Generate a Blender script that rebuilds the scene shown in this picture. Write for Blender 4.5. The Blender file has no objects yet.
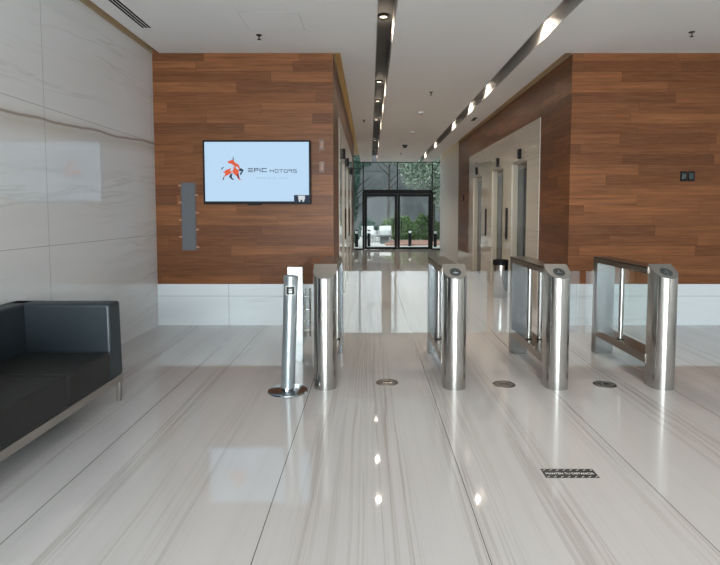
import bpy, bmesh, math, random
from mathutils import Vector, Matrix
random.seed(7)
S = bpy.context.scene
C = S.collection
PI = math.pi

# ------------------------------------------------------------------ materials
def new_mat(name):
    m = bpy.data.materials.new(name); m.use_nodes = True
    nt = m.node_tree; b = nt.nodes['Principled BSDF']
    return m, nt, b

def plain(name, col, rough=.5, metal=0., spec=.5, noise=0., nscale=20., coat=0., aniso=0.):
    m, nt, b = new_mat(name)
    b.inputs['Base Color'].default_value = (*col, 1)
    b.inputs['Roughness'].default_value = rough
    b.inputs['Metallic'].default_value = metal
    b.inputs['Specular IOR Level'].default_value = spec
    b.inputs['Coat Weight'].default_value = coat
    if noise:
        g = nt.nodes.new('ShaderNodeNewGeometry'); n = nt.nodes.new('ShaderNodeTexNoise')
        n.inputs['Scale'].default_value = nscale; n.inputs['Detail'].default_value = 4
        nt.links.new(g.outputs['Position'], n.inputs['Vector'])
        r = nt.nodes.new('ShaderNodeMapRange')
        r.inputs['To Min'].default_value = 1 - noise; r.inputs['To Max'].default_value = 1 + noise
        nt.links.new(n.outputs['Fac'], r.inputs['Value'])
        v = nt.nodes.new('ShaderNodeVectorMath'); v.operation = 'SCALE'
        v.inputs[0].default_value = col
        nt.links.new(r.outputs['Result'], v.inputs['Scale'])
        nt.links.new(v.outputs['Vector'], b.inputs['Base Color'])
    return m

def emit(name, col, strength):
    m, nt, b = new_mat(name)
    b.inputs['Base Color'].default_value = (0.02, 0.02, 0.02, 1)
    b.inputs['Emission Color'].default_value = (*col, 1)
    b.inputs['Emission Strength'].default_value = strength
    b.inputs['Specular IOR Level'].default_value = .04; b.inputs['Roughness'].default_value = .6
    return m

class G:
    """tiny node-graph helper"""
    def __init__(s, nt): s.nt = nt
    def n(s, t, **k):
        x = s.nt.nodes.new(t)
        for a, v in k.items(): setattr(x, a, v)
        return x
    def put(s, sock, v):
        if isinstance(v, bpy.types.NodeSocket): s.nt.links.new(v, sock)
        else: sock.default_value = v
    def m(s, op, a, b=0., c=0.):
        x = s.n('ShaderNodeMath', operation=op)
        for i, v in enumerate((a, b, c)): s.put(x.inputs[i], v)
        return x.outputs[0]
    def vec(s, a, b, c):
        x = s.n('ShaderNodeCombineXYZ')
        for i, v in enumerate((a, b, c)): s.put(x.inputs[i], v)
        return x.outputs[0]
    def noise(s, v, scale=1., detail=3., rough=.5):
        x = s.n('ShaderNodeTexNoise'); s.put(x.inputs['Vector'], v)
        x.inputs['Scale'].default_value = scale; x.inputs['Detail'].default_value = detail
        x.inputs['Roughness'].default_value = rough
        return x.outputs['Fac']
    def white(s, v):
        x = s.n('ShaderNodeTexWhiteNoise', noise_dimensions='3D'); s.put(x.inputs['Vector'], v)
        return x.outputs['Value']
    def ramp(s, v, lo, hi, a=0., b=1.):
        x = s.n('ShaderNodeMapRange'); s.put(x.inputs['Value'], v)
        for k, q in (('From Min', lo), ('From Max', hi), ('To Min', a), ('To Max', b)): s.put(x.inputs[k], q)
        return x.outputs[0]
    def mix(s, f, a, b):
        x = s.n('ShaderNodeMix', data_type='RGBA'); s.put(x.inputs[0], f)
        s.put(x.inputs[6], a if isinstance(a, bpy.types.NodeSocket) else (*a, 1))
        s.put(x.inputs[7], b if isinstance(b, bpy.types.NodeSocket) else (*b, 1))
        return x.outputs[2]
    def xyz(s):
        g = s.n('ShaderNodeNewGeometry'); p = s.n('ShaderNodeSeparateXYZ')
        s.nt.links.new(g.outputs['Position'], p.inputs[0])
        return p.outputs

def floor_marble():
    m, nt, b = new_mat('floor_marble'); g = G(nt); x, y, z = g.xyz()
    W = 1.064
    x0 = g.m('ADD', x, .526)
    sx = g.m('DIVIDE', g.m('ADD', g.m('MAXIMUM', x0, 0.), g.m('MULTIPLY', g.m('MINIMUM', x0, 0.), 1.064/1.207)), W); sid = g.m('FLOOR', sx)
    of = g.m('MULTIPLY', g.white(g.vec(sid, 3., 1.)), 60.)
    wob = g.m('MULTIPLY', g.m('SUBTRACT', g.noise(g.vec(g.m('MULTIPLY', x, .8), g.m('MULTIPLY', y, .5), of), 1., 2.), .5), .07)
    xw = g.m('ADD', x, wob)
    n1 = g.noise(g.vec(g.m('MULTIPLY', xw, 11.), g.m('MULTIPLY', y, .10), of), 1., 7., .62)
    line = g.ramp(g.m('ABSOLUTE', g.m('SUBTRACT', n1, .5)), 0., .03, 1., 0.)
    n3 = g.noise(g.vec(g.m('MULTIPLY', xw, 34.), g.m('MULTIPLY', y, .30), of), 1., 5., .7)
    fine = g.ramp(n3, .48, .74)
    band = g.ramp(g.noise(g.vec(g.m('MULTIPLY', xw, 2.6), g.m('MULTIPLY', y, .06), of), 1., 2.), .50, .66)
    soft = g.noise(g.vec(g.m('MULTIPLY', xw, 5.), g.m('MULTIPLY', y, .3), of), 1., 4.)
    c = g.mix(soft, (.515, .490, .480), (.582, .558, .552))
    c = g.mix(g.m('MULTIPLY', g.m('MULTIPLY', fine, band), .85), c, (.35, .29, .235))
    c = g.mix(g.m('MULTIPLY', g.m('MULTIPLY', line, g.m('ADD', band, .10)), .55), c, (.24, .195, .16))
    fr = g.m('FRACT', sx)
    d = g.m('MULTIPLY', g.m('MINIMUM', fr, g.m('SUBTRACT', 1., fr)), W)
    j = g.m('LESS_THAN', d, .0022)
    c = g.mix(j, c, (.10, .09, .08))
    nt.links.new(c, b.inputs['Base Color'])
    b.inputs['Roughness'].default_value = .04
    b.inputs['IOR'].default_value = 1.5
    return m

def wall_marble(name, base, dark, vein, ax, scale=1., joints=(), vj=None, rough=.12, amount=.6, big=False):
    """ax: 'x' or 'y' = the horizontal axis of the wall; veins run along it"""
    m, nt, b = new_mat(name); g = G(nt); x, y, z = g.xyz()
    u = x if ax == 'x' else y
    wob = g.m('MULTIPLY', g.m('SUBTRACT', g.noise(g.vec(g.m('MULTIPLY', u, .7), g.m('MULTIPLY', z, .8), 2.), 1., 2.), .5), .28)
    zw = g.m('ADD', g.m('ADD', z, wob), g.m('MULTIPLY', u, -.05))
    n1 = g.noise(g.vec(g.m('MULTIPLY', u, .3 * scale), g.m('MULTIPLY', zw, 6. * scale), 5.), 1., 6., .6)
    line = g.ramp(g.m('ABSOLUTE', g.m('SUBTRACT', n1, .5)), 0., .03, 1., 0.)
    band = g.ramp(g.noise(g.vec(g.m('MULTIPLY', u, .3), g.m('MULTIPLY', zw, 1.5), 9.), 1., 2.), .42, .66)
    soft = g.noise(g.vec(g.m('MULTIPLY', u, .5 * scale), g.m('MULTIPLY', zw, 4. * scale), 1.), 1., 5., .6)
    c = g.mix(soft, dark, base)
    c = g.mix(g.m('MULTIPLY', g.m('MULTIPLY', line, band), amount), c, vein)
    if big:   # one strong brown vein, as on the slab beside the sofa
        w2 = g.m('MULTIPLY', g.m('SUBTRACT', g.noise(g.vec(g.m('MULTIPLY', y, .9), 4., 2.), 1., 3.), .5), .16)
        dz = g.m('SUBTRACT', g.m('SUBTRACT', z, w2), g.m('ADD', 2.20, g.m('MULTIPLY', y, .038)))
        core = g.ramp(g.m('ABSOLUTE', dz), 0., .022, 1., 0.)
        halo = g.ramp(g.m('ABSOLUTE', g.m('ADD', dz, .05)), 0., .13, 1., 0.)
        c = g.mix(g.m('MULTIPLY', halo, .5), c, (.40, .33, .26))
        c = g.mix(g.m('MULTIPLY', core, .8), c, (.20, .14, .10))
    for zj in joints:
        c = g.mix(g.m('MULTIPLY', g.m('LESS_THAN', g.m('ABSOLUTE', g.m('SUBTRACT', z, zj)), .003), .6), c, (.16, .15, .14))
    if vj:
        o, w = vj
        f = g.m('FRACT', g.m('DIVIDE', g.m('SUBTRACT', u, o), w))
        d = g.m('MULTIPLY', g.m('MINIMUM', f, g.m('SUBTRACT', 1., f)), w)
        c = g.mix(g.m('MULTIPLY', g.m('LESS_THAN', d, .004), .55), c, (.2, .19, .18))
    nt.links.new(c, b.inputs['Base Color'])
    b.inputs['Roughness'].default_value = rough
    return m

def wood_planks():
    m, nt, b = new_mat('walnut_planks'); g = G(nt); x, y, z = g.xyz()
    u = g.m('ADD', x, y); Hh = .138
    rz = g.m('DIVIDE', z, Hh); row = g.m('FLOOR', rz)
    r1 = g.white(g.vec(row, 1., 5.)); L = g.m('ADD', 1.15, g.m('MULTIPLY', g.white(g.vec(row, 8., 2.)), .7))
    cu = g.m('ADD', g.m('DIVIDE', u, L), g.m('MULTIPLY', r1, 7.)); col = g.m('FLOOR', cu)
    rnd = g.white(g.vec(row, col, 3.)); rn2 = g.white(g.vec(row, col, 11.))
    off = g.m('MULTIPLY', rnd, 40.)
    gr = g.noise(g.vec(g.m('MULTIPLY', u, 1.3), g.m('MULTIPLY', z, 26.), off), 1., 6., .62)
    fine = g.noise(g.vec(g.m('MULTIPLY', u, 4.), g.m('MULTIPLY', z, 110.), off), 1., 3., .6)
    c1 = g.mix(g.ramp(rnd, .0, 1.), (.152, .056, .024), (.262, .103, .042))
    c1 = g.mix(g.m('MULTIPLY', g.m('GREATER_THAN', rn2, .80), .65), c1, (.098, .038, .020))
    c = g.mix(g.ramp(gr, .36, .68, 0., .75), c1, (.095, .036, .016))
    c = g.mix(g.ramp(fine, .45, .8, 0., .35), c, (.30, .145, .07))
    fz = g.m('FRACT', rz); dz = g.m('MULTIPLY', g.m('MINIMUM', fz, g.m('SUBTRACT', 1., fz)), Hh)
    fu = g.m('FRACT', cu); du = g.m('MULTIPLY', g.m('MINIMUM', fu, g.m('SUBTRACT', 1., fu)), 1.4)
    j = g.m('LESS_THAN', g.m('MINIMUM', dz, du), .0016)
    c = g.mix(g.m('MULTIPLY', j, .55), c, (.03, .012, .006))
    nt.links.new(c, b.inputs['Base Color'])
    b.inputs['Roughness'].default_value = .36
    b.inputs['Specular IOR Level'].default_value = .13
    return m

def glass(name, tint=(.93, .965, .955), refl=1.0, milky=0.):
    m = bpy.data.materials.new(name); m.use_nodes = True; nt = m.node_tree; nt.nodes.clear(); g = G(nt)
    o = g.n('ShaderNodeOutputMaterial'); mx = g.n('ShaderNodeMixShader')
    t = g.n('ShaderNodeBsdfTransparent'); t.inputs['Color'].default_value = (*tint, 1)
    s = g.n('ShaderNodeBsdfGlossy'); s.inputs['Roughness'].default_value = .01
    f = g.n('ShaderNodeFresnel'); f.inputs['IOR'].default_value = 1.5
    geo = g.n('ShaderNodeNewGeometry')
    # thin-pane reflection: same from either face
    fac = g.m('MULTIPLY', f.outputs[0], g.m('SUBTRACT', refl, g.m('MULTIPLY', geo.outputs['Backfacing'], refl)))
    nt.links.new(fac, mx.inputs[0]); nt.links.new(t.outputs[0], mx.inputs[1]); nt.links.new(s.outputs[0], mx.inputs[2])
    out = mx.outputs[0]
    if milky:      # pale diffuse share mixed into the pane
        d = g.n('ShaderNodeBsdfDiffuse'); d.inputs['Color'].default_value = (.80, .84, .88, 1)
        m2 = g.n('ShaderNodeMixShader'); m2.inputs[0].default_value = milky
        nt.links.new(out, m2.inputs[1]); nt.links.new(d.outputs[0], m2.inputs[2]); out = m2.outputs[0]
    nt.links.new(out, o.inputs[0])
    return m

def leaf_mat(name, a, b_):
    m, nt, b = new_mat(name); g = G(nt)
    geo = g.n('ShaderNodeNewGeometry')
    c = g.mix(geo.outputs['Random Per Island'], a, b_)
    nt.links.new(c, b.inputs['Base Color']); b.inputs['Roughness'].default_value = .5
    return m

M = {}
M['floor'] = floor_marble()
M['marble_left'] = wall_marble('wall_marble_left', (.68, .668, .665), (.61, .595, .585), (.38, .33, .29), 'y', .8, joints=(1.25, 2.50), vj=(4.97, 2.44), rough=.035, amount=.5, big=True)
M['plinth'] = wall_marble('plinth_marble', (.71, .75, .78), (.60, .63, .65), (.40, .42, .42), 'x', 1.3, joints=(.405,), vj=(-.75, 1.2), rough=.15)
M['plinth_y'] = wall_marble('plinth_marble_side', (.60, .56, .50), (.52, .48, .43), (.38, .34, .29), 'y', 1., rough=.15)
M['marble_lift'] = wall_marble('lift_marble', (.66, .60, .51), (.56, .50, .42), (.40, .34, .27), 'y', 1., joints=(1.25, 2.45), rough=.07, amount=.4)
M['wood'] = wood_planks()
M['ceiling'] = plain('ceiling_paint', (.82, .81, .80), .8, noise=.01, nscale=3)
M['white_wall'] = plain('white_plaster', (.70, .69, .66), .55, noise=.02, nscale=4)
M['cove'] = plain('cove_tan', (.42, .33, .22), .6, noise=.05)
M['trough'] = plain('trough_grey', (.09, .088, .085), .6, noise=.05)
M['trough_side'] = plain('trough_side_grey', (.48, .46, .44), .5, noise=.03)
M['steel'] = plain('brushed_steel', (.46, .443, .425), .17, 1.0, noise=.04, nscale=60)
M['steel_soft'] = plain('satin_steel', (.30, .305, .31), .22, 1.0, noise=.03, nscale=60)
M['steel_dark'] = plain('dark_bronze_steel', (.27, .24, .215), .26, 1.0, noise=.05, nscale=60)
M['cap_steel'] = plain('cap_bead_steel', (.27, .26, .245), .5, .8, noise=.12, nscale=260)
M['silver'] = plain('silver_paint', (.36, .395, .42), .28, .75, noise=.02)
M['chrome'] = plain('polished_base', (.30, .32, .33), .12, 1.0, noise=.03)
M['matte_black'] = plain('matte_black', (.008, .008, .008), .9, spec=.1)
M['black'] = plain('black_plastic', (.010, .010, .011), .5, spec=.16, noise=.1)
M['black_metal'] = plain('black_metal', (.004, .0045, .005), .5, 0., .2, noise=.08)
M['charcoal'] = plain('charcoal_leather', (.014, .022, .028), .44, spec=.55, noise=.10, nscale=90)
M['charcoal_seat'] = plain('charcoal_seat_leather', (.016, .016, .0155), .50, spec=.4, noise=.12, nscale=90)
M['sofa_steel'] = plain('sofa_brushed_steel', (.40, .36, .33), .35, .85, noise=.04, nscale=50)
M['glass'] = glass('clear_glass')
M['wing'] = glass('wing_glass', (.94, .96, .97), 1.6, .045)
M['facade_glass'] = glass('facade_glass', (.90, .94, .93), .12)
M['door_steel'] = plain('lift_door_steel', (.05, .053, .056), .18, 1.0, noise=.04, nscale=40)
M['jamb'] = plain('lift_jamb_marble', (.52, .46, .375), .3, noise=.05, nscale=5)
M['grey_cover'] = plain('grey_cover', (.115, .12, .13), .55, 0., .15, noise=.04)
M['clip'] = plain('pale_clip', (.33, .16, .095), .5, noise=.05)
M['holder'] = plain('bronze_holder', (.12, .052, .028), .4, noise=.1)
M['wood_edge'] = plain('dark_wood_edge', (.10, .040, .020), .5, noise=.15, nscale=30)
M['tv_screen'] = emit('tv_screen_light', (.50, .70, .90), .72)
M['tv_orange'] = emit('tv_orange', (.72, .105, .04), .73)
M['tv_pink'] = emit('tv_pink', (.80, .42, .42), .66)
M['tv_navy'] = emit('tv_navy', (.012, .02, .04), 1.)
M['tv_grey'] = emit('tv_grey', (.40, .56, .72), .73)
M['tv_white'] = emit('tv_white', (.62, .66, .70), .73)
M['lamp'] = emit('lamp_glow', (1., .83, .60), 5.)
M['led'] = emit('led_glow', (1., .72, .34), 2.)
M['white_mark'] = plain('white_print', (.75, .75, .74), .5)
M['sticker'] = plain('black_vinyl', (.018, .017, .017), .45, noise=.1)
M['reader'] = plain('dark_reader', (.05, .06, .062), .15, .2, noise=.05)
M['lid'] = plain('floor_lid_steel', (.20, .19, .18), .4, .9, noise=.08, nscale=40)
M['paving'] = plain('pale_paving', (.62, .61, .59), .8, noise=.08, nscale=2)
M['deck'] = plain('reddish_deck', (.33, .19, .15), .7, noise=.2, nscale=3)
M['concrete'] = plain('grey_render', (.115, .125, .13), .8, noise=.45, nscale=1.6)
M['garden_white'] = plain('garden_white', (.75, .76, .76), .5, noise=.03)
M['leaf_hedge'] = leaf_mat('hedge_leaves', (.05, .115, .035), (.20, .32, .12))
M['leaf_tree'] = leaf_mat('tree_leaves', (.07, .13, .09), (.42, .50, .38))
M['leaf_dark'] = leaf_mat('dark_tree_leaves', (.02, .06, .05), (.10, .19, .14))
M['bark'] = plain('bark', (.045, .04, .035), .9, noise=.3, nscale=9)

# ------------------------------------------------------------------ mesh helpers
class MB:
    def __init__(s): s.bm = bmesh.new()
    def box(s, x0, x1, y0, y1, z0, z1):
        bmesh.ops.create_cube(s.bm, size=1., matrix=Matrix.Translation(((x0+x1)/2, (y0+y1)/2, (z0+z1)/2)) @ Matrix.Diagonal((abs(x1-x0), abs(y1-y0), abs(z1-z0), 1)))
        return s
    def cyl(s, p0, p1, r, r2=None, seg=32, caps=True):
        p0, p1 = Vector(p0), Vector(p1); d = p1 - p0
        q = Vector((0, 0, 1)).rotation_difference(d.normalized()).to_matrix().to_4x4()
        bmesh.ops.create_cone(s.bm, cap_ends=caps, segments=seg, radius1=r, radius2=r if r2 is None else r2, depth=d.length, matrix=Matrix.Translation((p0+p1)/2) @ q)
        return s
    def lathe(s, prof, c=(0, 0, 0), seg=40):
        rings = []
        for r, z in prof:
            if r < 1e-6: rings.append([s.bm.verts.new((c[0], c[1], c[2]+z))])
            else: rings.append([s.bm.verts.new((c[0]+r*math.cos(2*PI*k/seg), c[1]+r*math.sin(2*PI*k/seg), c[2]+z)) for k in range(seg)])
        for a, b in zip(rings, rings[1:]):
            for k in range(seg):
                k2 = (k+1) % seg
                if len(a) == 1: s.bm.faces.new((a[0], b[k2], b[k]))
                elif len(b) == 1: s.bm.faces.new((a[k], a[k2], b[0]))
                else: s.bm.faces.new((a[k], a[k2], b[k2], b[k]))
        return s
    def prism(s, pts, f0, f1):
        """pts: 2-D outline; f0/f1 map (u,v) to the two end points"""
        a = [s.bm.verts.new(f0(*p)) for p in pts]; b = [s.bm.verts.new(f1(*p)) for p in pts]
        n = len(pts)
        s.bm.faces.new(a[::-1]); s.bm.faces.new(b)
        for i in range(n): s.bm.faces.new((a[i], a[(i+1) % n], b[(i+1) % n], b[i]))
        return s
    def build(s, name, mat, parent=None, bevel=0., seg=3, loc=None):
        bmesh.ops.recalc_face_normals(s.bm, faces=s.bm.faces)
        me = bpy.data.meshes.new(name); s.bm.to_mesh(me); s.bm.free()
        for p in me.polygons: p.use_smooth = True
        me.set_sharp_from_angle(angle=math.radians(35))
        if mat is not None: me.materials.append(mat)
        o = bpy.data.objects.new(name, me); C.objects.link(o)
        if parent is not None: o.parent = parent
        if loc is not None: o.location = loc
        if bevel:
            md = o.modifiers.new('bevel', 'BEVEL'); md.width = bevel; md.segments = seg; md.limit_method = 'ANGLE'; md.angle_limit = math.radians(40)
        return o

def tag(o, label, cat, group=None, kind=None):
    o['label'] = label; o['category'] = cat
    if group: o['group'] = group
    if kind: o['kind'] = kind
    return o
def thing(name, label, cat, loc=(0, 0, 0), rotz=0., group=None, kind=None):
    o = bpy.data.objects.new(name, None); C.objects.link(o); o.empty_display_size = .1
    o.location = loc; o.rotation_euler = (0, 0, rotz)
    return tag(o, label, cat, group, kind)
def struct(mb, name, mat, label, cat, **k):
    return tag(mb.build(name, mat, **k), label, cat, kind='structure')

# ------------------------------------------------------------------ the setting
HC = 3.695            # ceiling height
YW = 7.475            # front of the two timber walls
XL, XA, XB, XR = -2.93, -.50, 2.725, 6.6
YN, YE = -7.0, 23.1
TOP = 4.0
TD = .26               # depth of the light slots

struct(MB().box(XL-.2, XR+.2, YN-.2, YE+.1, -.12, 0), 'floor', M['floor'], 'polished pale marble floor with brown streaks running away', 'floor')
TL, TR = (.075, .285), (1.95, 2.155)
c = MB()
for (y0, y1, xl, xr) in ((YN, YW, XL+.10, XR), (YW, YE+.02, XA+.10, XB-.10)):
    for a, b in ((xl, TL[0]), (TL[1], TR[0]), (TR[1], xr)):
        c.box(a, b, y0, y1, HC, HC+.11)
struct(c, 'ceiling', M['ceiling'], 'flat off-white ceiling with two long light slots', 'ceiling')
cv = MB().box(XL-.2, XR+.2, YN-.2, YE+.2, TOP, TOP+.1)
struct(cv, 'trim_1', M['cove'], 'tan liner of the shadow gap along the ceiling edges', 'trim')
for i, (a, b, lab) in enumerate(((TL[0], TL[1], 'recessed grey light slot running above the glass doors'), (TR[0], TR[1], 'recessed grey light slot running nearer the lifts'))):
    t = MB().box(a-.02, b+.02, YN, YE, HC+TD, HC+TD+.03)
    o = struct(t, 'trim_%d' % (i+2), M['trough'], lab, 'trim')
    for x0 in (a, b-.008):
        MB().box(x0, x0+.008, YN, YE, HC-.004, HC+TD).build('side_lining', M['trough_side'], o)

struct(MB().box(XL-.2, XL, YN-.2, YW+.2, 0, TOP), 'wall_left', M['marble_left'], 'veined cream marble wall behind the dark sofa', 'wall')
PL = .572
struct(MB().box(XL, XA, YW, YW+.25, PL, TOP), 'wall_far_left', M['wood'], 'walnut plank wall carrying the television', 'wall')
struct(MB().box(XL, XA, YW-.008, YW+.25, 0, PL), 'baseboard_far_left', M['plinth'], 'tall white marble base below the television wall', 'baseboard')
struct(MB().box(XB, XR+.2, YW, YW+.25, PL, TOP), 'wall_far_right', M['wood'], 'walnut plank wall behind the turnstiles on the right', 'wall')
struct(MB().box(XB, XR+.2, YW-.008, YW+.25, 0, PL), 'baseboard_far_right', M['plinth'], 'tall white marble base below the right plank wall', 'baseboard')
struct(MB().box(XR, XR+.2, YN-.2, YW, 0, TOP), 'wall_right', M['white_wall'], 'white plaster wall closing the lobby', 'wall')

doors_y = [(9.495, 10.5), (11.18, 12.18), (13.30, 14.36)]
DH = 2.50
def lift_wall(sx, X, side):
    """sx = +1: the wall stands at larger x; its face looks towards -sx"""
    t = .30
    def bx(mb, y0, y1, z0, z1, d0=0., d1=t): return mb.box(*sorted((X+sx*d0, X+sx*d1)), y0, y1, z0, z1)
    Y0, Y1, Y2, MT = 8.80, 15.0, 16.88, 3.07
    w = MB()
    for y0, y1 in ((YW+.25, Y0), (Y1, Y2)): bx(w, y0, y1, PL-.14 if y0 > 12 else PL, MT)
    bx(w, YW+.25, Y2, MT, TOP)
    o = struct(w, 'wall_corridor_'+side, M['wood'], 'walnut plank band over the '+('lift doors on the right' if sx > 0 else 'lift doors on the left')+' of the corridor', 'wall')
    b = MB(); bx(b, YW+.25, Y0, 0, PL); bx(b, Y1, Y2, 0, PL-.14)
    struct(b, 'baseboard_corridor_'+side, M['plinth_y'], 'beige marble base under the '+side+' corridor planks', 'baseboard')
    mp = MB(); e = -.012
    ys = [Y0] + [v for d in doors_y for v in d] + [Y1]
    for i in range(0, len(ys), 2): bx(mp, ys[i], ys[i+1], 0, DH, e)
    bx(mp, Y0, Y1, DH, MT, e)
    MB_o = mp.build('marble_panel', M['marble_lift'], o)
    for k, (a, b_) in enumerate(doors_y):
        n = {1: 3, -1: 6}[sx] + k
        which = ('nearest', 'middle', 'farthest')[k]
        root = thing('door_%d' % n, which+' of the three steel lift doors on the '+side+' of the corridor', 'lift door', (X, (a+b_)/2, 0), 0, None, 'structure')
        h = (b_-a)/2
        f = MB()
        for s_ in (-1, 1):
            f.box(*sorted((sx*.004, sx*.13)), *sorted((s_*(h-.035), s_*h)), 0, DH)
        f.box(*sorted((sx*.004, sx*.13)), -h, h, DH-.035, DH)
        f.build('frame', M['jamb'], root)
        for s_ in (-1, 1):
            MB().box(*sorted((sx*.10, sx*.13)), *sorted((s_*.010, s_*(h-.035))), 0, DH-.14).build('leaf', M['door_steel'], root)
        MB().box(*sorted((sx*.095, sx*.13)), -h+.035, h-.035, DH-.14, DH-.035).build('header', M['steel_dark'], root)
        MB().box(*sorted((sx*.125, sx*.16)), -h, h, 0, DH).build('shaft_back', M['black'], root)
        # floor lantern above the door
        yc = (9.9, 11.58, 13.87)[k]
        ln = thing('lift_lantern', 'small dark lantern over the '+which+' lift door on the '+side, 'lift indicator', (X-sx*.012, yc, 2.52), 0, 'lift lanterns')
        MB().box(*sorted((-sx*.045, 0)), -.05, .05, 0, .18).build('housing', M['black'], ln, .004)
        MB().box(*sorted((-sx*.048, -sx*.044)), -.03, .03, .05, .16).build('display', M['black'], ln)
    for k, yc in enumerate((10.83, 12.77)):
        cp = thing('lift_call_panel', 'tall dark call panel between the '+('nearest and middle' if k == 0 else 'middle and farthest')+' lifts on the '+side, 'call panel', (X-sx*.012, yc, 1.03), 0, 'lift call panels')
        MB().box(*sorted((-sx*.014, 0)), -.07, .07, 0, .62).build('plate', M['black'], cp, .003)
        MB().box(*sorted((-sx*.017, -sx*.013)), -.05, .05, .40, .57).build('display', M['black'], cp)
        for zz in (.2, .29): MB().cyl((-sx*.013, 0, zz), (-sx*.019, 0, zz), .018, seg=20).build('button', M['steel_soft'], cp)
    return o
lift_wall(1, XB, 'right'); lift_wall(-1, XA, 'left')
struct(MB().box(2.97, 3.2, 16.88, YE+.1, 0, TOP), 'wall_corridor_end_right', M['white_wall'], 'white plaster wall between the last lift and glass doors', 'wall')
struct(MB().box(-1.05, -.82, 16.88, YE+.1, 0, TOP), 'wall_corridor_end_left', M['white_wall'], 'white plaster return left of the glass doors', 'wall')
ac = thing('access_reader', 'small dark access reader on the plank end beside the lifts', 'reader', (XB, 15.9, 1.9))
MB().box(-.02, 0, -.05, .05, 0, .17).build('housing', M['black'], ac, .003)
MB().box(-.022, -.019, -.03, .03, .09, .14).build('display', M['reader'], ac)

# end glazing with the two door leaves
gx0, gx1 = -.82, 2.97
mul = (-.282, 1.152, 2.62)
ZT = 2.44
w = thing('window_1', 'black-framed glass wall at the corridor end', 'window', (0, YE, 0), 0, None, 'structure')
f = MB()
for xm in mul: f.box(xm-.022, xm+.022, -.04, .04, ZT, HC)
for xm in (mul[0], mul[2]): f.box(xm-.04, xm+.04, -.05, .05, 0, ZT)
f.box(mul[0], mul[2], -.05, .05, ZT-.085, ZT+.085)
f.box(gx0, gx1, -.03, .03, HC-.03, HC)
for a, b in ((gx0, mul[0]), (mul[2], gx1)): f.box(a, b, -.03, .03, 0, .05)
f.build('frame', M['black_metal'], w)
for a, b, z0, z1 in ((gx0, mul[0]-.02, .04, HC-.02), (mul[0], mul[1], ZT, HC-.02), (mul[1], mul[2], ZT, HC-.02), (mul[2]+.02, gx1, .04, HC-.02)):
    MB().box(a, b, -.006, .006, z0, z1).build('pane', M['facade_glass'], w)
for n, (a, b, s_) in enumerate(((mul[0]+.04, mul[1], 1), (mul[1], mul[2]-.04, -1))):
    d = thing('door_%d' % (n+1), 'black-framed glass door leaf, '+('left' if n == 0 else 'right')+' of the pair at the corridor end', 'door', ((a+b)/2, YE, 0), 0, None, 'structure')
    h = (b-a)/2-.004
    f = MB().box(-h, -h+.11, -.03, .03, .01, ZT-.09).box(h-.11, h, -.03, .03, .01, ZT-.09).box(-h+.11, h-.11, -.03, .03, .01, .11).box(-h+.11, h-.11, -.03, .03, ZT-.20, ZT-.09)
    f.build('frame', M['black_metal'], d)
    MB().box(-h+.1, h-.1, -.006, .006, .1, ZT-.19).build('pane', M['facade_glass'], d)
    xh = s_*(h-.17)
    MB().cyl((xh, -.09, .75), (xh, -.09, 1.35), .016, seg=16).cyl((xh, -.09, .85), (xh, 0, .85), .009, seg=12).cyl((xh, -.09, 1.25), (xh, 0, 1.25), .009, seg=12).build('handle', M['black_metal'], d)

# street facade behind the viewer
FX0, FX1, FZ1 = -2.7, 3.2, 3.45
wn = MB().box(XL-.2, FX0, YN-.2, YN, 0, TOP).box(FX1, XR+.2, YN-.2, YN, 0, TOP).box(FX0, FX1, YN-.2, YN, FZ1, TOP)
struct(wn, 'wall_near', M['white_wall'], 'white wall around the street glazing', 'wall')
w2 = thing('window_2', 'wide street glazing at the lobby entrance', 'window', (0, YN-.1, 0), 0, None, 'structure')
f = MB(); n = 5
for i in range(n+1):
    xm = FX0+(FX1-FX0)*i/n; f.box(xm-.03, xm+.03, -.04, .04, 0, FZ1)
f.box(FX0, FX1, -.04, .04, 0, .08).box(FX0, FX1, -.04, .04, FZ1-.06, FZ1)
f.build('frame', M['black_metal'], w2)
for i in range(n):
    a = FX0+(FX1-FX0)*i/n; MB().box(a+.03, a+(FX1-FX0)/n-.03, -.006, .006, .08, FZ1-.06).build('pane', M['glass'], w2)

# cove light strips hidden above the ceiling edge, and the tan lining they light
for X, d_, y0, y1, lab in ((XA, 1, YW+.1, YE-.1, 'warm light strip in the ceiling gap over the left lifts'), (XB, -1, YW+.1, YE-.1, 'warm light strip in the ceiling gap over the right lifts'), (XL, 1, YN+.1, YW-.1, 'added warm fill strip in the ceiling gap over the marble wall')):  # the marble wall strip is added to brighten its tan gap
    s_ = MB().box(*sorted((X+d_*.12, X+d_*.15)), y0, y1, HC+.112, HC+.130)
    tag(s_.build('light_strip', M['led']), lab, 'light strip', 'cove light strips')
for k, (X, d_, y0, y1, lab) in enumerate(((XA, 1, YW, 16.88, 'left lifts'), (XB, -1, YW, 16.88, 'right lifts'), (XL, 1, YN, YW, 'marble wall'))):
    struct(MB().box(*sorted((X, X+d_*.008)), y0, y1, HC-.012, TOP), 'trim_%d' % (k+4), M['cove'], 'tan lining of the ceiling gap over the '+lab, 'trim')

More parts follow.
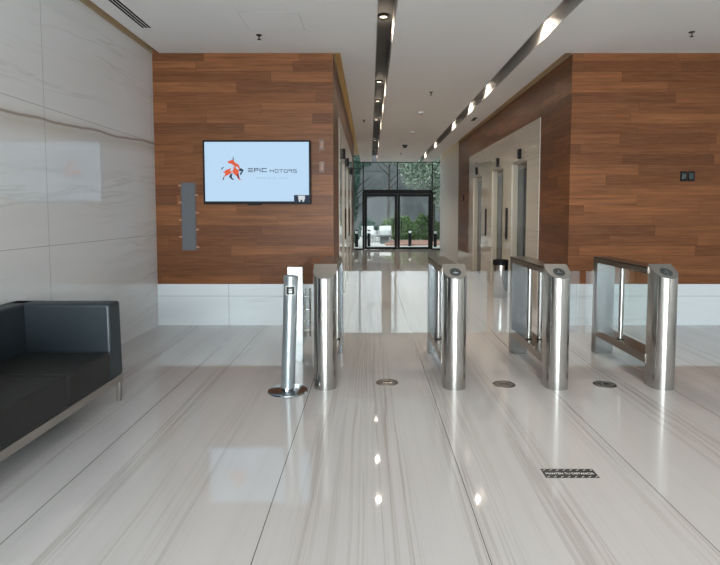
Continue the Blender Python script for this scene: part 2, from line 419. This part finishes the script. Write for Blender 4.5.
# ------------------------------------------------------------------ ceiling fittings
LY = [6.80, 10.1, 11.8, 14.15, 18.1, 21.3]
near = ['nearest', 'second', 'third', 'fourth', 'fifth', 'farthest']
def downlight(x, y, lab, seen=True):
    d = thing('downlight', lab, 'downlight', (x, y, HC+TD), 0, 'recessed downlights')
    MB().lathe([(.046, 0), (.046, -.03), (.075, -.034), (.078, -.028), (.078, 0)]).build('bezel', M['black'], d)
    MB().lathe([(0, -.020), (.046, -.020), (.046, -.012), (0, -.012)]).build('lens', M['lamp'], d)
    L = bpy.data.lights.new('downlight_and_fill', 'SPOT'); L.energy = LAMP_W; L.color = (1., .87, .72); L.spot_size = math.radians(142); L.spot_blend = .7; L.shadow_soft_size = .04
    o = bpy.data.objects.new('downlight_and_fill', L); C.objects.link(o); o.parent = d; o.location = (0, 0, -.03)
LAMP_W = 90.
for k, y in enumerate(LY):
    downlight(.165, y, near[k]+' glowing downlight in the slot that runs towards the glass doors')
    downlight(2.055, y, near[k]+' glowing downlight in the slot beside the lifts')
for y in (3.2, 0., -3.2):  # unseen spots without fixtures, added as fill light for the lobby
    for x in (.165, 2.055):
        L = bpy.data.lights.new('downlight_and_fill', 'SPOT'); L.energy = LAMP_W*.3; L.color = (1., .87, .72); L.spot_size = math.radians(142); L.spot_blend = .7; L.shadow_soft_size = .04
        o = bpy.data.objects.new('downlight_and_fill', L); C.objects.link(o); o.location = (x, y, HC+.23)

def sprinkler(x, y, lab):
    d = thing('sprinkler', lab, 'sprinkler', (x, y, HC), 0, 'ceiling sprinklers')
    MB().lathe([(0, 0), (.034, 0), (.034, -.006), (.014, -.010), (0, -.010)], seg=24).build('escutcheon', M['black'], d)
    MB().cyl((0, 0, -.008), (0, 0, -.05), .008, seg=12).cyl((.012, 0, -.01), (.004, 0, -.05), .003, seg=8).cyl((-.012, 0, -.01), (-.004, 0, -.05), .003, seg=8).build('body', M['steel_dark'], d)
    MB().lathe([(0, -.05), (.02, -.05), (.022, -.055), (0, -.055)], seg=20).build('deflector', M['black'], d)
sprinkler(-1.34, 6.73, 'dark pendant sprinkler in the ceiling before the television wall')
sprinkler(3.82, 6.62, 'dark pendant sprinkler in the ceiling before the right plank wall')
sprinkler(1.085, 9.84, 'dark sprinkler between the light slots, nearest the turnstiles')
sprinkler(-.14, 12.76, 'dark sprinkler between the left cove and the light slot')
sprinkler(1.11, 19.7, 'tiny sprinkler near the glass doors')
for (x, y, lab) in ((1.085, 11.76, 'white round smoke detector on the corridor ceiling, nearer one'), (1.12, 14.6, 'white round smoke detector on the corridor ceiling, farther one')):
    d = thing('smoke_detector', lab, 'smoke detector', (x, y, HC), 0, 'smoke detectors')
    MB().lathe([(0, 0), (.06, 0), (.06, -.018), (.045, -.03), (0, -.03)]).build('base', M['garden_white'], d)
    MB().lathe([(0, -.03), (.03, -.03), (.028, -.042), (0, -.044)]).build('chamber', M['steel_dark'], d)
d = thing('dome_camera', 'black dome camera on the corridor ceiling', 'camera', (1.106, 17.4, HC))
MB().lathe([(0, 0), (.085, 0), (.085, -.03), (0, -.03)]).build('base', M['black'], d)
MB().lathe([(.07, -.03)] + [(.07*math.cos(a*PI/16), -.03-.07*math.sin(a*PI/16)) for a in range(1, 8)] + [(0, -.10)]).build('dome', M['reader'], d)
d = thing('ceiling_fitting', 'small dark slot fitting in the ceiling beside the lift wall', 'ceiling fitting', (2.378, 12.62, HC))
MB().box(-.04, .04, -.20, .20, -.012, 0).build('rim', M['steel_dark'], d, .003)
MB().box(-.022, .022, -.17, .17, -.016, -.011).build('slot', M['black'], d)

d = thing('linear_diffuser', 'long white ceiling air diffuser with dark slots near the marble wall', 'air vent', (-2.585, 6.46, HC))
MB().box(-.062, .062, -3.0, .012, -.004, 0).build('frame', M['ceiling'], d)
for x in (-.038, 0, .038):
    MB().box(x-.012, x+.012, -2.98, 0, -.006, -.003).build('slot', M['matte_black'], d)
d = thing('ceiling_hatch', 'faint square access hatch in the ceiling above the television', 'hatch', (-1.09, 6.265, HC))
MB().box(-.32, .32, -.29, .29, -.002, 0).build('lid', M['ceiling'], d)
gp = MB()
for a, b, c_, e_ in ((-.325, -.32, -.295, .295), (.32, .325, -.295, .295), (-.325, .325, -.295, -.29), (-.325, .325, .29, .295)): gp.box(a, b, c_, e_, -.0015, 0)
gp.build('frame', M['trough_side'], d)

# ------------------------------------------------------------------ sofa
so = thing('sofa', 'charcoal leather two-seat sofa on a brushed steel base against the marble wall', 'sofa', (-2.48, 3.56, 0))
# local: x from -.435 (wall) to .43 (front), y from -.88 to .88
xb, xf, ye = -.435, .43, .90
for k in (0, 1):
    y0, y1 = (-.685, 0.075-.003) if k == 0 else (.075+.003, .69)
    MB().box(xb+.10, xf, y0, y1, .225, .452).build('seat_cushion', M['charcoal_seat'], so, .022, 4)
bk = MB().prism([(xb, .225), (xb+.20, .225), (xb+.175, .832), (xb, .832)], lambda u, v: (u, -ye+.02, v), lambda u, v: (u, ye-.02, v))
bk.build('backrest', M['charcoal'], so, .022, 4)
for s_ in (-1, 1):
    ar = MB().prism([(ye-.205, .225), (ye, .225), (ye, .832), (ye-.185, .832)], lambda u, v: (xb, s_*u, v), lambda u, v: (xf-.012*(v > .5), s_*u, v))
    a_ = ar.build('armrest', M['charcoal'], so, .024, 4)
fr = MB()
fr.box(xf-.055, xf-.005, -ye+.005, ye-.005, .165, .224).box(xb+.01, xb+.06, -ye+.005, ye-.005, .165, .224)
fr.box(xb+.06, xf-.055, -ye+.005, -ye+.055, .165, .224).box(xb+.06, xf-.055, ye-.055, ye-.005, .165, .224)
fr.build('frame', M['sofa_steel'], so, .003, 2)
for x in (xf-.05, xb+.015):
    for y in (-ye+.01, ye-.05):
        MB().prism([(x, y), (x+.04, y), (x+.04, y+.04), (x, y+.04)], lambda u, v: (u*.8+(x+.02)*.2, v*.8+(y+.02)*.2, 0), lambda u, v: (u, v, .165)).build('leg', M['sofa_steel'], so, .002, 2)

# ------------------------------------------------------------------ turnstiles
def turnstile(cx, label, lw, rw, infill, reader=True, dx=0.):
    t = thing('turnstile', label, 'turnstile', (cx, 4.775, 0), 0, 'steel turnstiles in a row')
    r = .101
    arc = [(r*math.cos(a), r*math.sin(a)) for a in [PI+PI*k/40 for k in range(41)]]
    out = [(r, .10)] + [(-r, .10)] + arc
    top = lambda v: .985 + (v+r)/(.20)*.108
    MB().prism(out, lambda u, v: (u, v, 0), lambda u, v: (u, v, top(v)-.004)).build('pedestal', M['steel'], t)
    cap = MB().prism(out, lambda u, v: (u*1.006, v*1.006, top(v)-.004), lambda u, v: (u*1.006, v*1.006, top(v))).build('top_cap', M['cap_steel'], t)
    el = lambda k, a, b: (a*math.cos(2*PI*k/36), b*math.sin(2*PI*k/36)-.015)
    ring = MB() if reader else None
    if reader:
        ring.prism([el(k, .050, .052) for k in range(36)], lambda u, v: (u, v, top(v)-.001), lambda u, v: (u, v, top(v)+.003))
        rd = ring.build('card_reader', M['reader'], cap)
        MB().prism([(-.022, -.03), (.022, -.03), (.022, -.018), (.006, -.018), (.006, .006), (-.006, .006), (-.006, -.018), (-.022, -.018)], lambda u, v: (u, v, top(v)+.0025), lambda u, v: (u, v, top(v)+.004)).build('card_symbol', M['steel_soft'], cap)
    MB().box(dx-.092, dx+.092, .085, 1.27, 1.004, 1.070).build('top_rail', M['steel_dark'], t, .003, 2)
    MB().box(dx-.094, dx-.090, .11, 1.26, 1.056, 1.064).build('groove', M['black'], t)
    MB().box(dx-.092, dx+.092, .085, 1.155, .195, .276).build('lower_rail', M['steel_dark'], t, .003, 2)
    MB().box(dx-.094, dx+.098, 1.155, 1.27, 0, 1.006).build('rear_column', M['steel_soft'], t, .003, 2)
    for s_, L, xo in ((-1, lw, -.042+dx), (1, rw, .066+dx)):
        if not L: continue
        p = MB().cyl((xo, .68, .276), (xo, .68, 1.004), .024, seg=28).build('pivot_post', M['steel'], t)
        MB().cyl((xo, .68, .276), (xo, .68, .284), .031, seg=28).build('collar', M['black'], p)
        MB().box(*sorted((xo+s_*.02, xo+s_*(.02+L))), .675, .685, .340, .968).build('wing', M['wing'], p, .002, 1)
    if infill:
        for y0, y1 in ((.105, .61), (.625, 1.153)):
            x = infill*.089+dx
            MB().box(x-.004, x+.004, y0, y1, .02, 1.002).build('glass_panel', M['glass'], t)
    return t
turnstile(-.398, 'leftmost steel turnstile, right beside the leaning silver post', 0, .43, -1, False)
turnstile(.750, 'second steel turnstile from the silver post, in line with the glass doors', .46, .36, 0, dx=-.015)
turnstile(1.660, 'third steel turnstile from the silver post, showing two bright pivot posts', .345, .37, 0, dx=-.008)
turnstile(2.600, 'rightmost steel turnstile, standing before the plank wall', .345, 0, 1, dx=-.02)

# ------------------------------------------------------------------ silver post
b = thing('information_post', 'leaning silver post on a round base left of the turnstiles', 'post', (-.716, 4.665, 0))
MB().lathe([(0, 0), (.172, 0), (.175, .003), (.172, .011), (.16, .014), (0, .014)], seg=64).build('base_plate', M['chrome'], b)
tp = Vector((.036, 0, 1.012)); bt = Vector((0, 0, .014))
at = lambda k: bt.lerp(tp, k)
MB().cyl(at(.02), at(.955), .060, seg=48).build('tube', M['silver'], b)
MB().cyl(at(.955), at(1), .064, seg=48).build('top_collar', M['silver'], b, .004, 2)
MB().cyl(at(0), at(.028), .052, seg=40).build('foot_collar', M['chrome'], b)
MB().box(-.012, .012, -.066, -.045, .014, .04).build('foot_clamp', M['silver'], b)
def curved(mb, x0, x1, z0, z1, r, cx, cy, n=8, th=.0012):
    """a patch bent round the tube"""
    a0, a1 = math.asin(x0/r), math.asin(x1/r)
    A, B = [], []
    for i in range(n+1):
        a = a0+(a1-a0)*i/n
        A.append([mb.bm.verts.new((cx+rr*math.sin(a), cy-rr*math.cos(a), z)) for rr in (r,) for z in (z0, z1)])
        B.append([mb.bm.verts.new((cx+rr*math.sin(a), cy-rr*math.cos(a), z)) for rr in (r-th,) for z in (z0, z1)])
    for i in range(n):
        mb.bm.faces.new((A[i][0], A[i+1][0], A[i+1][1], A[i][1]))
        mb.bm.faces.new((B[i][0], B[i][1], B[i+1][1], B[i+1][0]))
        mb.bm.faces.new((A[i][1], A[i+1][1], B[i+1][1], B[i][1])); mb.bm.faces.new((A[i][0], B[i][0], B[i+1][0], A[i+1][0]))
    return mb
cx_ = at(.87).x
stk = curved(MB(), -.041+.006, .041+.006, .850, .932, .0612, cx_, 0).build('sticker', M['white_mark'], b)
curved(MB(), -.034+.006, .034+.006, .857, .925, .0618, cx_, 0).build('sticker_face', M['sticker'], stk)
sy = MB()
for (a, e, z0, z1) in ((-.012, .014, .897, .903), (-.012, .014, .885, .891), (-.012, -.004, .873, .891), (.004, .014, .873, .885), (-.012, .014, .870, .875)):
    curved(sy, a+.006, e+.006, z0, z1, .0624, cx_, 0, 3)
sy.build('symbol', M['white_mark'], stk)

# ------------------------------------------------------------------ glass gate beside the first turnstile
gt = thing('glass_gate', 'clear glass gate with ladder-like steel handle behind the silver post', 'gate', (-.775, 5.6, 0))
MB().box(-.078, .078, 0, .05, 0, .994).build('end_post', M['steel_soft'], gt, .003, 2)
MB().box(-.006, .006, .06, 1.62, .03, .975).build('glass_panel', M['glass'], gt)
hb = MB()
for x in (-.045, .035): hb.cyl((x, 1.08, .02), (x, 1.08, .62 if x > 0 else .57), .011, seg=16)
hb.build('handle', M['steel_dark'], gt)
for z in (.10, .22, .36, .52):
    MB().cyl((-.055, 1.08, z), (.045, 1.08, z), .009, seg=12).build('standoff', M['steel'], gt)
for z in (.2, .8): MB().box(-.02, .02, .045, .11, z-.03, z+.03).build('hinge', M['steel'], gt, .002, 2)

# ------------------------------------------------------------------ floor items
for x, y, lab in ((.156, 4.905, 'round steel floor box in the wide lane by the first turnstile'), (1.214, 4.85, 'round steel floor box in the lane between the second and third turnstiles'), (2.128, 4.85, 'round steel floor box in the lane left of the last turnstile')):
    d = thing('floor_box', lab, 'floor box', (x, y, 0), 0, 'round floor boxes')
    MB().lathe([(0, 0), (.102, 0), (.100, .003), (.084, .005), (.084, .003), (0, .003)], seg=48).build('rim', M['steel_dark'], d)
    MB().lathe([(0, .0035), (.082, .0035), (.080, .0055), (0, .0055)], seg=48).build('lid', M['lid'], d)
    MB().box(-.04, .04, -.028, .028, .005, .0068).build('flap', M['steel_dark'], d)

def text(body, size, mat, parent, name, loc, rot=(0, 0, 0), width=None, height=None, ex=.0004):
    cu = bpy.data.curves.new(name, 'FONT'); cu.body = body; cu.size = size; cu.align_x = 'CENTER'; cu.align_y = 'CENTER'; cu.extrude = ex
    tmp = bpy.data.objects.new(name, cu); C.objects.link(tmp)
    bpy.context.view_layer.update()
    me = bpy.data.meshes.new_from_object(tmp.evaluated_get(bpy.context.evaluated_depsgraph_get()))
    bpy.data.objects.remove(tmp)
    xs = [v.co.x for v in me.vertices]; ys = [v.co.y for v in me.vertices]
    kx = width/(max(xs)-min(xs)) if width else 1; ky = height/(max(ys)-min(ys)) if height else 1
    mx, my = (max(xs)+min(xs))/2, (max(ys)+min(ys))/2
    for v in me.vertices: v.co = ((v.co.x-mx)*kx, (v.co.y-my)*ky, v.co.z)
    me.materials.clear(); me.materials.append(mat)
    o = bpy.data.objects.new(name, me); C.objects.link(o); o.parent = parent; o.location = loc; o.rotation_euler = rot
    return o
sk = thing('floor_sticker', 'black rectangular distance sticker with white lettering on the floor', 'sticker', (1.19, 3.157, 0))
W2, H2 = .158, .056
MB().box(-W2, W2, -H2, H2, 0, .0012).build('backing', M['sticker'], sk)
text('MANTÉN TU DISTANCIA', .03, M['white_mark'], sk, 'lettering', (0, 0, .0016), width=.285, height=.027)
st = MB()
for side in (-1, 1):
    for k in range(8):
        x = -W2+.018+k*.0405
        pts = [(x-.011, .0), (x-.006, .0), (x+.011, .013), (x+.006, .013)]
        zz = .034 if side > 0 else -.050
        st.prism([(max(-W2, min(W2, u)), zz+v) for u, v in pts], lambda u, v: (u, v, .0012), lambda u, v: (u, v, .002))
st.build('stripe', M['white_mark'], sk)

# ------------------------------------------------------------------ television
tv = thing('television', 'wall-mounted television showing a red horned animal logo on pale blue', 'television', (-1.525, YW, 2.10))
TW, TH = .727, .4285
MB().box(-TW, TW, -.078, -.035, -TH, TH).build('housing', M['black'], tv, .004, 2)
MB().box(-.3, .3, -.036, 0, -.2, .2).build('wall_mount', M['black_metal'], tv)
sc = MB().box(-TW+.026, TW-.026, -.0795, -.077, -TH+.036, TH-.026).build('screen', M['tv_screen'], tv)
MB().box(-.135, .06, -.074, -.05, -TH-.016, -TH+.002).build('sensor_bar', M['black'], tv, .003, 2)
def tvp(px, py): return ((px-257)*.013454, (172-py)*.01339)      # photo grid on the screen plane
def poly(name, polys, mat, d, parent=sc):
    mb = MB()
    for pts in polys:
        mb.prism([tvp(*p) for p in pts], lambda u, v: (u, -.0795, v), lambda u, v: (u, -.0795-d, v))
    return mb.build(name, mat, parent)
z6 = lambda L: [(215+u/16.14, 150+v/16.14) for u, v in L]
poly('logo', [z6([(203, 185), (250, 170), (285, 152), (306, 165), (330, 205), (375, 225), (400, 265), (408, 315), (385, 305), (362, 262), (335, 275), (345, 300), (385, 320), (385, 395), (400, 455), (427, 478), (385, 478), (345, 415), (300, 380), (285, 340), (300, 300), (322, 265), (295, 240), (270, 222), (225, 215)]),
                z6([(120, 345), (150, 345), (190, 315), (240, 300), (250, 285), (258, 305), (240, 340), (280, 365), (240, 385), (190, 412), (160, 425), (142, 450), (137, 480), (118, 488), (133, 440), (165, 400), (160, 370)])], M['tv_orange'], .0010)
poly('logo_highlight', [z6([(236, 345), (262, 322), (292, 345), (286, 368), (262, 360)]), z6([(280, 270), (318, 262), (300, 292)])], M['tv_pink'], .0008)
poly('logo_dark', [z6([(290, 158), (301, 92), (309, 158)]), z6([(385, 322), (420, 288), (468, 325), (450, 348), (422, 402), (403, 402), (413, 362), (435, 338), (400, 340)]),
                       z6([(250, 385), (290, 375), (270, 420), (278, 450), (306, 475), (300, 484), (268, 474), (228, 432)]), z6([(103, 318), (112, 288), (140, 272), (145, 284), (122, 300), (112, 322)]), z6([(132, 448), (150, 425), (140, 475), (122, 488)]), z6([(355, 395), (378, 380), (392, 450), (375, 462)])], M['tv_navy'], .0014)  # navy horn, legs and tail of the logo
zt = lambda x0, y0, x1, y1: [(240+x/11.25, 162+y/11.25) for x, y in ((x0, y0), (x1, y0), (x1, y1), (x0, y1))]
def strokes(rows): return [zt(*r) for r in rows]
q = 8
poly('lettering', strokes([(90, 68, 148, 76), (90, 86, 148, 94), (90, 104, 148, 112),
    (160, 68, 168, 112), (160, 68, 210, 76), (202, 68, 210, 94), (168, 86, 210, 94), (223, 68, 232, 112),
    (246, 68, 304, 76), (246, 68, 255, 112), (246, 104, 304, 112)]), M['tv_navy'], .0010)
poly('lettering', strokes([(338, 84, 344, 114), (376, 84, 382, 114), (344, 94, 376, 100),
    (394, 82, 434, 88), (394, 82, 400, 118), (428, 82, 434, 118), (394, 112, 434, 118),
    (444, 82, 486, 88), (462, 88, 468, 118), (496, 84, 538, 90), (496, 84, 502, 120), (532, 84, 538, 120), (496, 114, 538, 120),
    (548, 82, 588, 88), (548, 88, 554, 100), (554, 96, 588, 102), (582, 82, 588, 120), (600, 82, 640, 88), (600, 88, 606, 102), (606, 97, 640, 103), (634, 103, 640, 120), (600, 114, 640, 120)]), M['tv_navy'], .0009)
poly('small_lettering', strokes([(185+k*20+(12 if k > 5 else 0)+(14 if k > 10 else 0), 172, 185+k*20+(12 if k > 5 else 0)+(14 if k > 10 else 0)+(9 if k % 3 else 13), 190 if k % 4 else 186) for k in range(17)]), M['tv_grey'], .0006)
poly('corner_label', [[(294, 195), (309.6, 195), (309.6, 202.6), (294, 202.6)]], M['tv_navy'], .0008)
poly('corner_symbol', [[(298, 195.6), (305, 195.6), (305, 198.5), (303.8, 201.8), (302.6, 201.8), (302.2, 199.8), (300.6, 199.8), (300.2, 201.8), (299, 201.8)]], M['tv_white'], .0013)

# ------------------------------------------------------------------ other wall fittings
p = thing('utility_cover', 'slim grey metal cover on the plank wall beside the television', 'wall panel', (-2.48, YW, 1.043))
MB().box(-.112, .112, -.006, 0, -.012, .927).build('surround', M['wood_edge'], p)
MB().box(-.091, .091, -.014, -.004, 0, .915).build('cover', M['grey_cover'], p, .003, 2)
for s_, zs in ((-1, (.18, .41, .65, .88)), (1, (.04, .28, .51, .75))):
    for z in zs: MB().box(*sorted((s_*.095, s_*.135)), -.011, 0, z-.012, z+.012).build('clip', M['clip'], p, .002, 2)
p = thing('switch_plate', 'pair of small black switch squares on the right plank wall', 'switch', (4.325, YW, 2.05))
for s_ in (-1, 1):
    m_ = MB().box(*sorted((s_*.004, s_*.098)), -.010, 0, -.067, .067).build('module', M['black'], p, .003, 2)
    MB().box(*sorted((s_*.022, s_*.080)), -.014, -.009, -.04, .04).build('rocker', M['reader'], m_, .002, 2)
for z0, z1, lab in ((2.40, 2.55, 'slim clear holder on the planks right of the television, upper one'), (2.10, 2.25, 'slim reddish holder on the planks right of the television, lower one')):
    p = thing('wall_holder', lab, 'wall fitting', (-.655, YW, z0), 0, 'wall fittings by the television')
    MB().box(-.035, .035, -.006, 0, 0, z1-z0).build('plate', M['holder'], p, .002, 2)
    MB().box(-.012, .012, -.016, -.005, .03, z1-z0-.03).build('clasp', M['clip'] if z0 < 2.3 else M['clip'], p, .002, 2)

bn = thing('waste_bin', 'slim steel waste bin with a black rim near the lifts', 'bin', (2.405, 10., 0))
MB().lathe([(0, 0), (.132, 0), (.137, .01), (.137, .60), (.13, .60), (.13, .02), (0, .02)]).build('body', M['steel'], bn)
MB().lathe([(.125, .60), (.141, .60), (.141, .685), (.134, .692), (.12, .692), (.12, .60)]).build('rim', M['black'], bn)
MB().lathe([(0, .55), (.119, .55), (.119, .57), (0, .57)]).build('insert', M['steel_dark'], bn)

# ------------------------------------------------------------------ courtyard behind the glass
struct(MB().box(-14, 16, YE+.1, 46, -.14, -.02), 'ground', M['paving'], 'pale paved courtyard beyond the glass doors', 'ground')
tag(MB().box(.75, 6.5, 26.2, 30.2, -.02, .06).build('garden_deck', M['deck'], None, .01), 'low reddish deck in the courtyard before the hedge', 'deck', kind='structure')
bd = thing('garden_building', 'grey rendered building closing the courtyard', 'building', (1, 36, 0), 0, None, 'structure')
MB().box(-15, 15, 0, .5, -.02, 11).build('wall', M['concrete'], bd)
for z in (1.9, 3.1, 4.3, 5.5): MB().box(-15, 15, -.03, 0, z, z+.06).build('ledge', M['concrete'], bd)
def leaves(n, fn, size, seed):
    rnd = random.Random(seed); mb = MB()
    for _ in range(n):
        p = Vector(fn(rnd)); a = Vector((rnd.gauss(0, 1), rnd.gauss(0, 1), rnd.gauss(0, 1))).normalized()
        b_ = a.orthogonal().normalized(); b_.rotate(Matrix.Rotation(rnd.random()*6.28, 3, a)); s_ = size*(.6+.8*rnd.random())
        c_ = a.cross(b_)
        vs = [mb.bm.verts.new(p+q_) for q_ in (b_*s_, c_*s_*.5+a*s_*.12, -b_*s_, -c_*s_*.5+a*s_*.12)]
        mb.bm.faces.new(vs)
    return mb
def ball(cx, cy, cz, rx, ry, rz):
    def f(r):
        v = Vector((r.gauss(0, 1), r.gauss(0, 1), r.gauss(0, 1))).normalized()*(r.random()**.4)
        return (cx+v.x*rx, cy+v.y*ry, cz+v.z*rz)
    return f
def bush(label, x, y, rx, ry, h, mat, n, seed, size=.06, name='hedge_bush'):
    t = thing(name, label, 'bush', (x, y, -.02), 0, 'courtyard bushes')
    leaves(n, ball(0, 0, h*.52, rx, ry, h*.5), size, seed).build('foliage', mat, t)
    sm = MB()
    for k in range(5):
        a = k*1.257; sm.cyl((.05*math.cos(a), .05*math.sin(a), 0), (rx*.5*math.cos(a), ry*.5*math.sin(a), h*.6), .02, .008, 8)
    sm.build('stem', M['bark'], t)
hg = thing('garden_hedge', 'bright green leafy hedge behind the right glass door leaf', 'hedge', (2.75, 30.9, -.02))
def hedge_pt(r):
    x = r.uniform(-1.45, 1.45); t_ = r.uniform(-1, 1); e = r.uniform(0, 1)**.5
    h = 1.30+.20*math.sin(x*4.1)+.14*math.sin(x*9.3+1)
    return (x, -.62*math.cos(t_*1.3)*e+.1, .08+h*(.5+.5*math.sin(t_*1.55))*(.75+.25*e))
leaves(7000, hedge_pt, .055, 31).build('foliage', M['leaf_hedge'], hg)
sm = MB()
for k in range(9): sm.cyl((-1.3+k*.32, .1, 0), (-1.25+k*.32, .05, 1.1), .025, .01, 8)
sm.build('stem', M['bark'], hg)
bush('low green bush behind the middle of the glass doors', 1.15, 32.6, .55, .5, 1.3, M['leaf_hedge'], 1400, 5)
bush('dark low bush behind the left glass door leaf', -.1, 32.8, .6, .5, 1.2, M['leaf_dark'], 1300, 6)
bush('dark bush outside the narrow left pane', -.95, 26.0, .45, .4, .8, M['leaf_dark'], 1200, 8)
def tree(label, x, y, h, crown, mat, n, seed, size=.10):
    t = thing('courtyard_tree', label, 'tree', (x, y, -.02), 0, 'courtyard trees')
    tk = MB().cyl((0, 0, 0), (.1, 0, h*.75), .10, .045, 12)
    rnd = random.Random(seed)
    for k in range(6):
        z = h*(.35+.07*k); a = rnd.random()*6.28
        tk.cyl((.05, 0, z), (.05+.9*math.cos(a), .9*math.sin(a), z+.7), .035, .012, 8)
    tk.build('trunk', M['bark'], t)
    def f(r):
        c_ = crown[r.randrange(len(crown))]
        return ball(*c_)(r)
    leaves(n, f, size, seed).build('foliage', mat, t)
tree('pale leafy tree outside the right panes of the glass wall', 3.3, 28.6, 5.2, [(-.5, 0, 3.5, 1.2, .8, 1.0), (.6, 0, 2.6, .7, .7, 1.2), (-.8, .3, 4.1, 1.1, .8, .8), (.2, .1, 4.4, 1.5, .8, 1.1)], M['leaf_tree'], 8000, 21, .06)
tree('dark leafy tree outside the narrow left pane', -.92, 27.6, 4.8, [(.05, 0, 3.4, .42, .5, 1.2), (0, .1, 2.0, .38, .5, 1.0), (.25, 0, 4.2, .8, .6, .5), (-.3, 0, 3.0, .5, .5, 1.)], M['leaf_dark'], 5500, 22, .06)
tree('slender tree seen between the two glass door leaves', 1.12, 34.2, 6.2, [(.2, 0, 6.3, 2.2, .8, 1.0), (-2.2, 0, 5.7, 1.4, .7, .8), (.5, 0, 5.0, .7, .4, .5)], M['leaf_tree'], 3000, 23, .06)
def bollard_lamp(x, y, lab):
    t = thing('garden_bollard', lab, 'bollard', (x, y, -.02), 0, 'courtyard bollard lamps')
    MB().cyl((0, 0, 0), (0, 0, .62), .075, seg=20).build('post', M['black_metal'], t)
    MB().cyl((0, 0, .62), (0, 0, .74), .06, seg=20).build('diffuser', M['garden_white'], t)
    MB().cyl((0, 0, .74), (0, 0, .78), .078, seg=20).build('cap', M['black_metal'], t)
bollard_lamp(1.90, 25.9, 'black bollard lamp outside the right glass door leaf')
bollard_lamp(3.02, 25.2, 'black bollard lamp outside the narrow right pane')
bollard_lamp(-.05, 25.6, 'black bollard lamp outside the left glass door leaf')
bollard_lamp(-.62, 25.2, 'black bollard lamp outside the narrow left pane')
def garden_chair(x, y, rz, lab):
    t = thing('garden_chair', lab, 'chair', (x, y, -.02), rz, 'white courtyard chairs')
    MB().box(-.33, .33, -.32, .32, .30, .42).build('seat', M['garden_white'], t, .03, 3)
    MB().prism([(.24, .40), (.34, .40), (.44, .85), (.36, .85)], lambda u, v: (-.33, u, v), lambda u, v: (.33, u, v)).build('backrest', M['garden_white'], t, .02, 3)
    for s_ in (-1, 1):
        MB().box(*sorted((s_*.30, s_*.37)), -.30, .34, .30, .62).build('armrest', M['garden_white'], t, .02, 3)
        for yy in (-.26, .28): MB().box(*sorted((s_*.26, s_*.31)), yy-.025, yy+.025, 0, .31).build('leg', M['garden_white'], t)
garden_chair(-.05, 29.9, .2, 'white garden armchair outside the left glass door leaf, left one')
garden_chair(.80, 30.0, -.15, 'white garden armchair outside the glass doors, nearer the hedge')
tb = thing('garden_table', 'low grey block table in the courtyard outside the glass doors', 'table', (.75, 28.0, -.02))
MB().box(-.32, .32, -.32, .32, .36, .42).build('tabletop', M['concrete'], tb, .01, 2)
MB().box(-.22, .22, -.22, .22, 0, .36).build('pedestal', M['concrete'], tb, .01, 2)

# ------------------------------------------------------------------ light, sky, camera
wd = bpy.data.worlds.new('sky'); S.world = wd; wd.use_nodes = True
bg = wd.node_tree.nodes['Background']; bg.inputs[0].default_value = (.88, .94, 1., 1); bg.inputs[1].default_value = 1.0
def area(name, loc, rot, sx, sy, w, col=(1, 1, 1)):
    L = bpy.data.lights.new(name, 'AREA'); L.shape = 'RECTANGLE'; L.size = sx; L.size_y = sy; L.energy = w; L.color = col
    o = bpy.data.objects.new(name, L); C.objects.link(o); o.location = loc; o.rotation_euler = rot
    return o
area('street_daylight', ((FX0+FX1)/2, YN-.35, FZ1/2+.05), (PI/2, 0, 0), FX1-FX0, FZ1-.1, 1200, (.90, .945, 1.))
sun = bpy.data.lights.new('sun', 'SUN'); sun.energy = 2.2; sun.angle = .02; so_ = bpy.data.objects.new('sun', sun); C.objects.link(so_); so_.rotation_euler = (math.radians(28), math.radians(-22), 0)

cam = bpy.data.cameras.new('camera'); co = bpy.data.objects.new('camera', cam); C.objects.link(co)
co.location = (0, 0, 1.55); co.rotation_euler = (PI/2-math.atan(.0641), 0, 0)
cam.sensor_fit = 'HORIZONTAL'; cam.sensor_width = 36; cam.lens = 545/720*36
cam.shift_x = -(370-360)/720; cam.shift_y = -(282.5-247.93)/720
cam.clip_start = .05
S.camera = co
S.view_settings.view_transform = 'Standard'; S.view_settings.look = 'None'; S.view_settings.gamma = 1; S.view_settings.use_curve_mapping = False
S.view_settings.exposure = .45
S.cycles.max_bounces = 10; S.cycles.transparent_max_bounces = 24; S.cycles.sample_clamp_indirect = 8; S.cycles.caustics_reflective = False; S.cycles.caustics_refractive = False
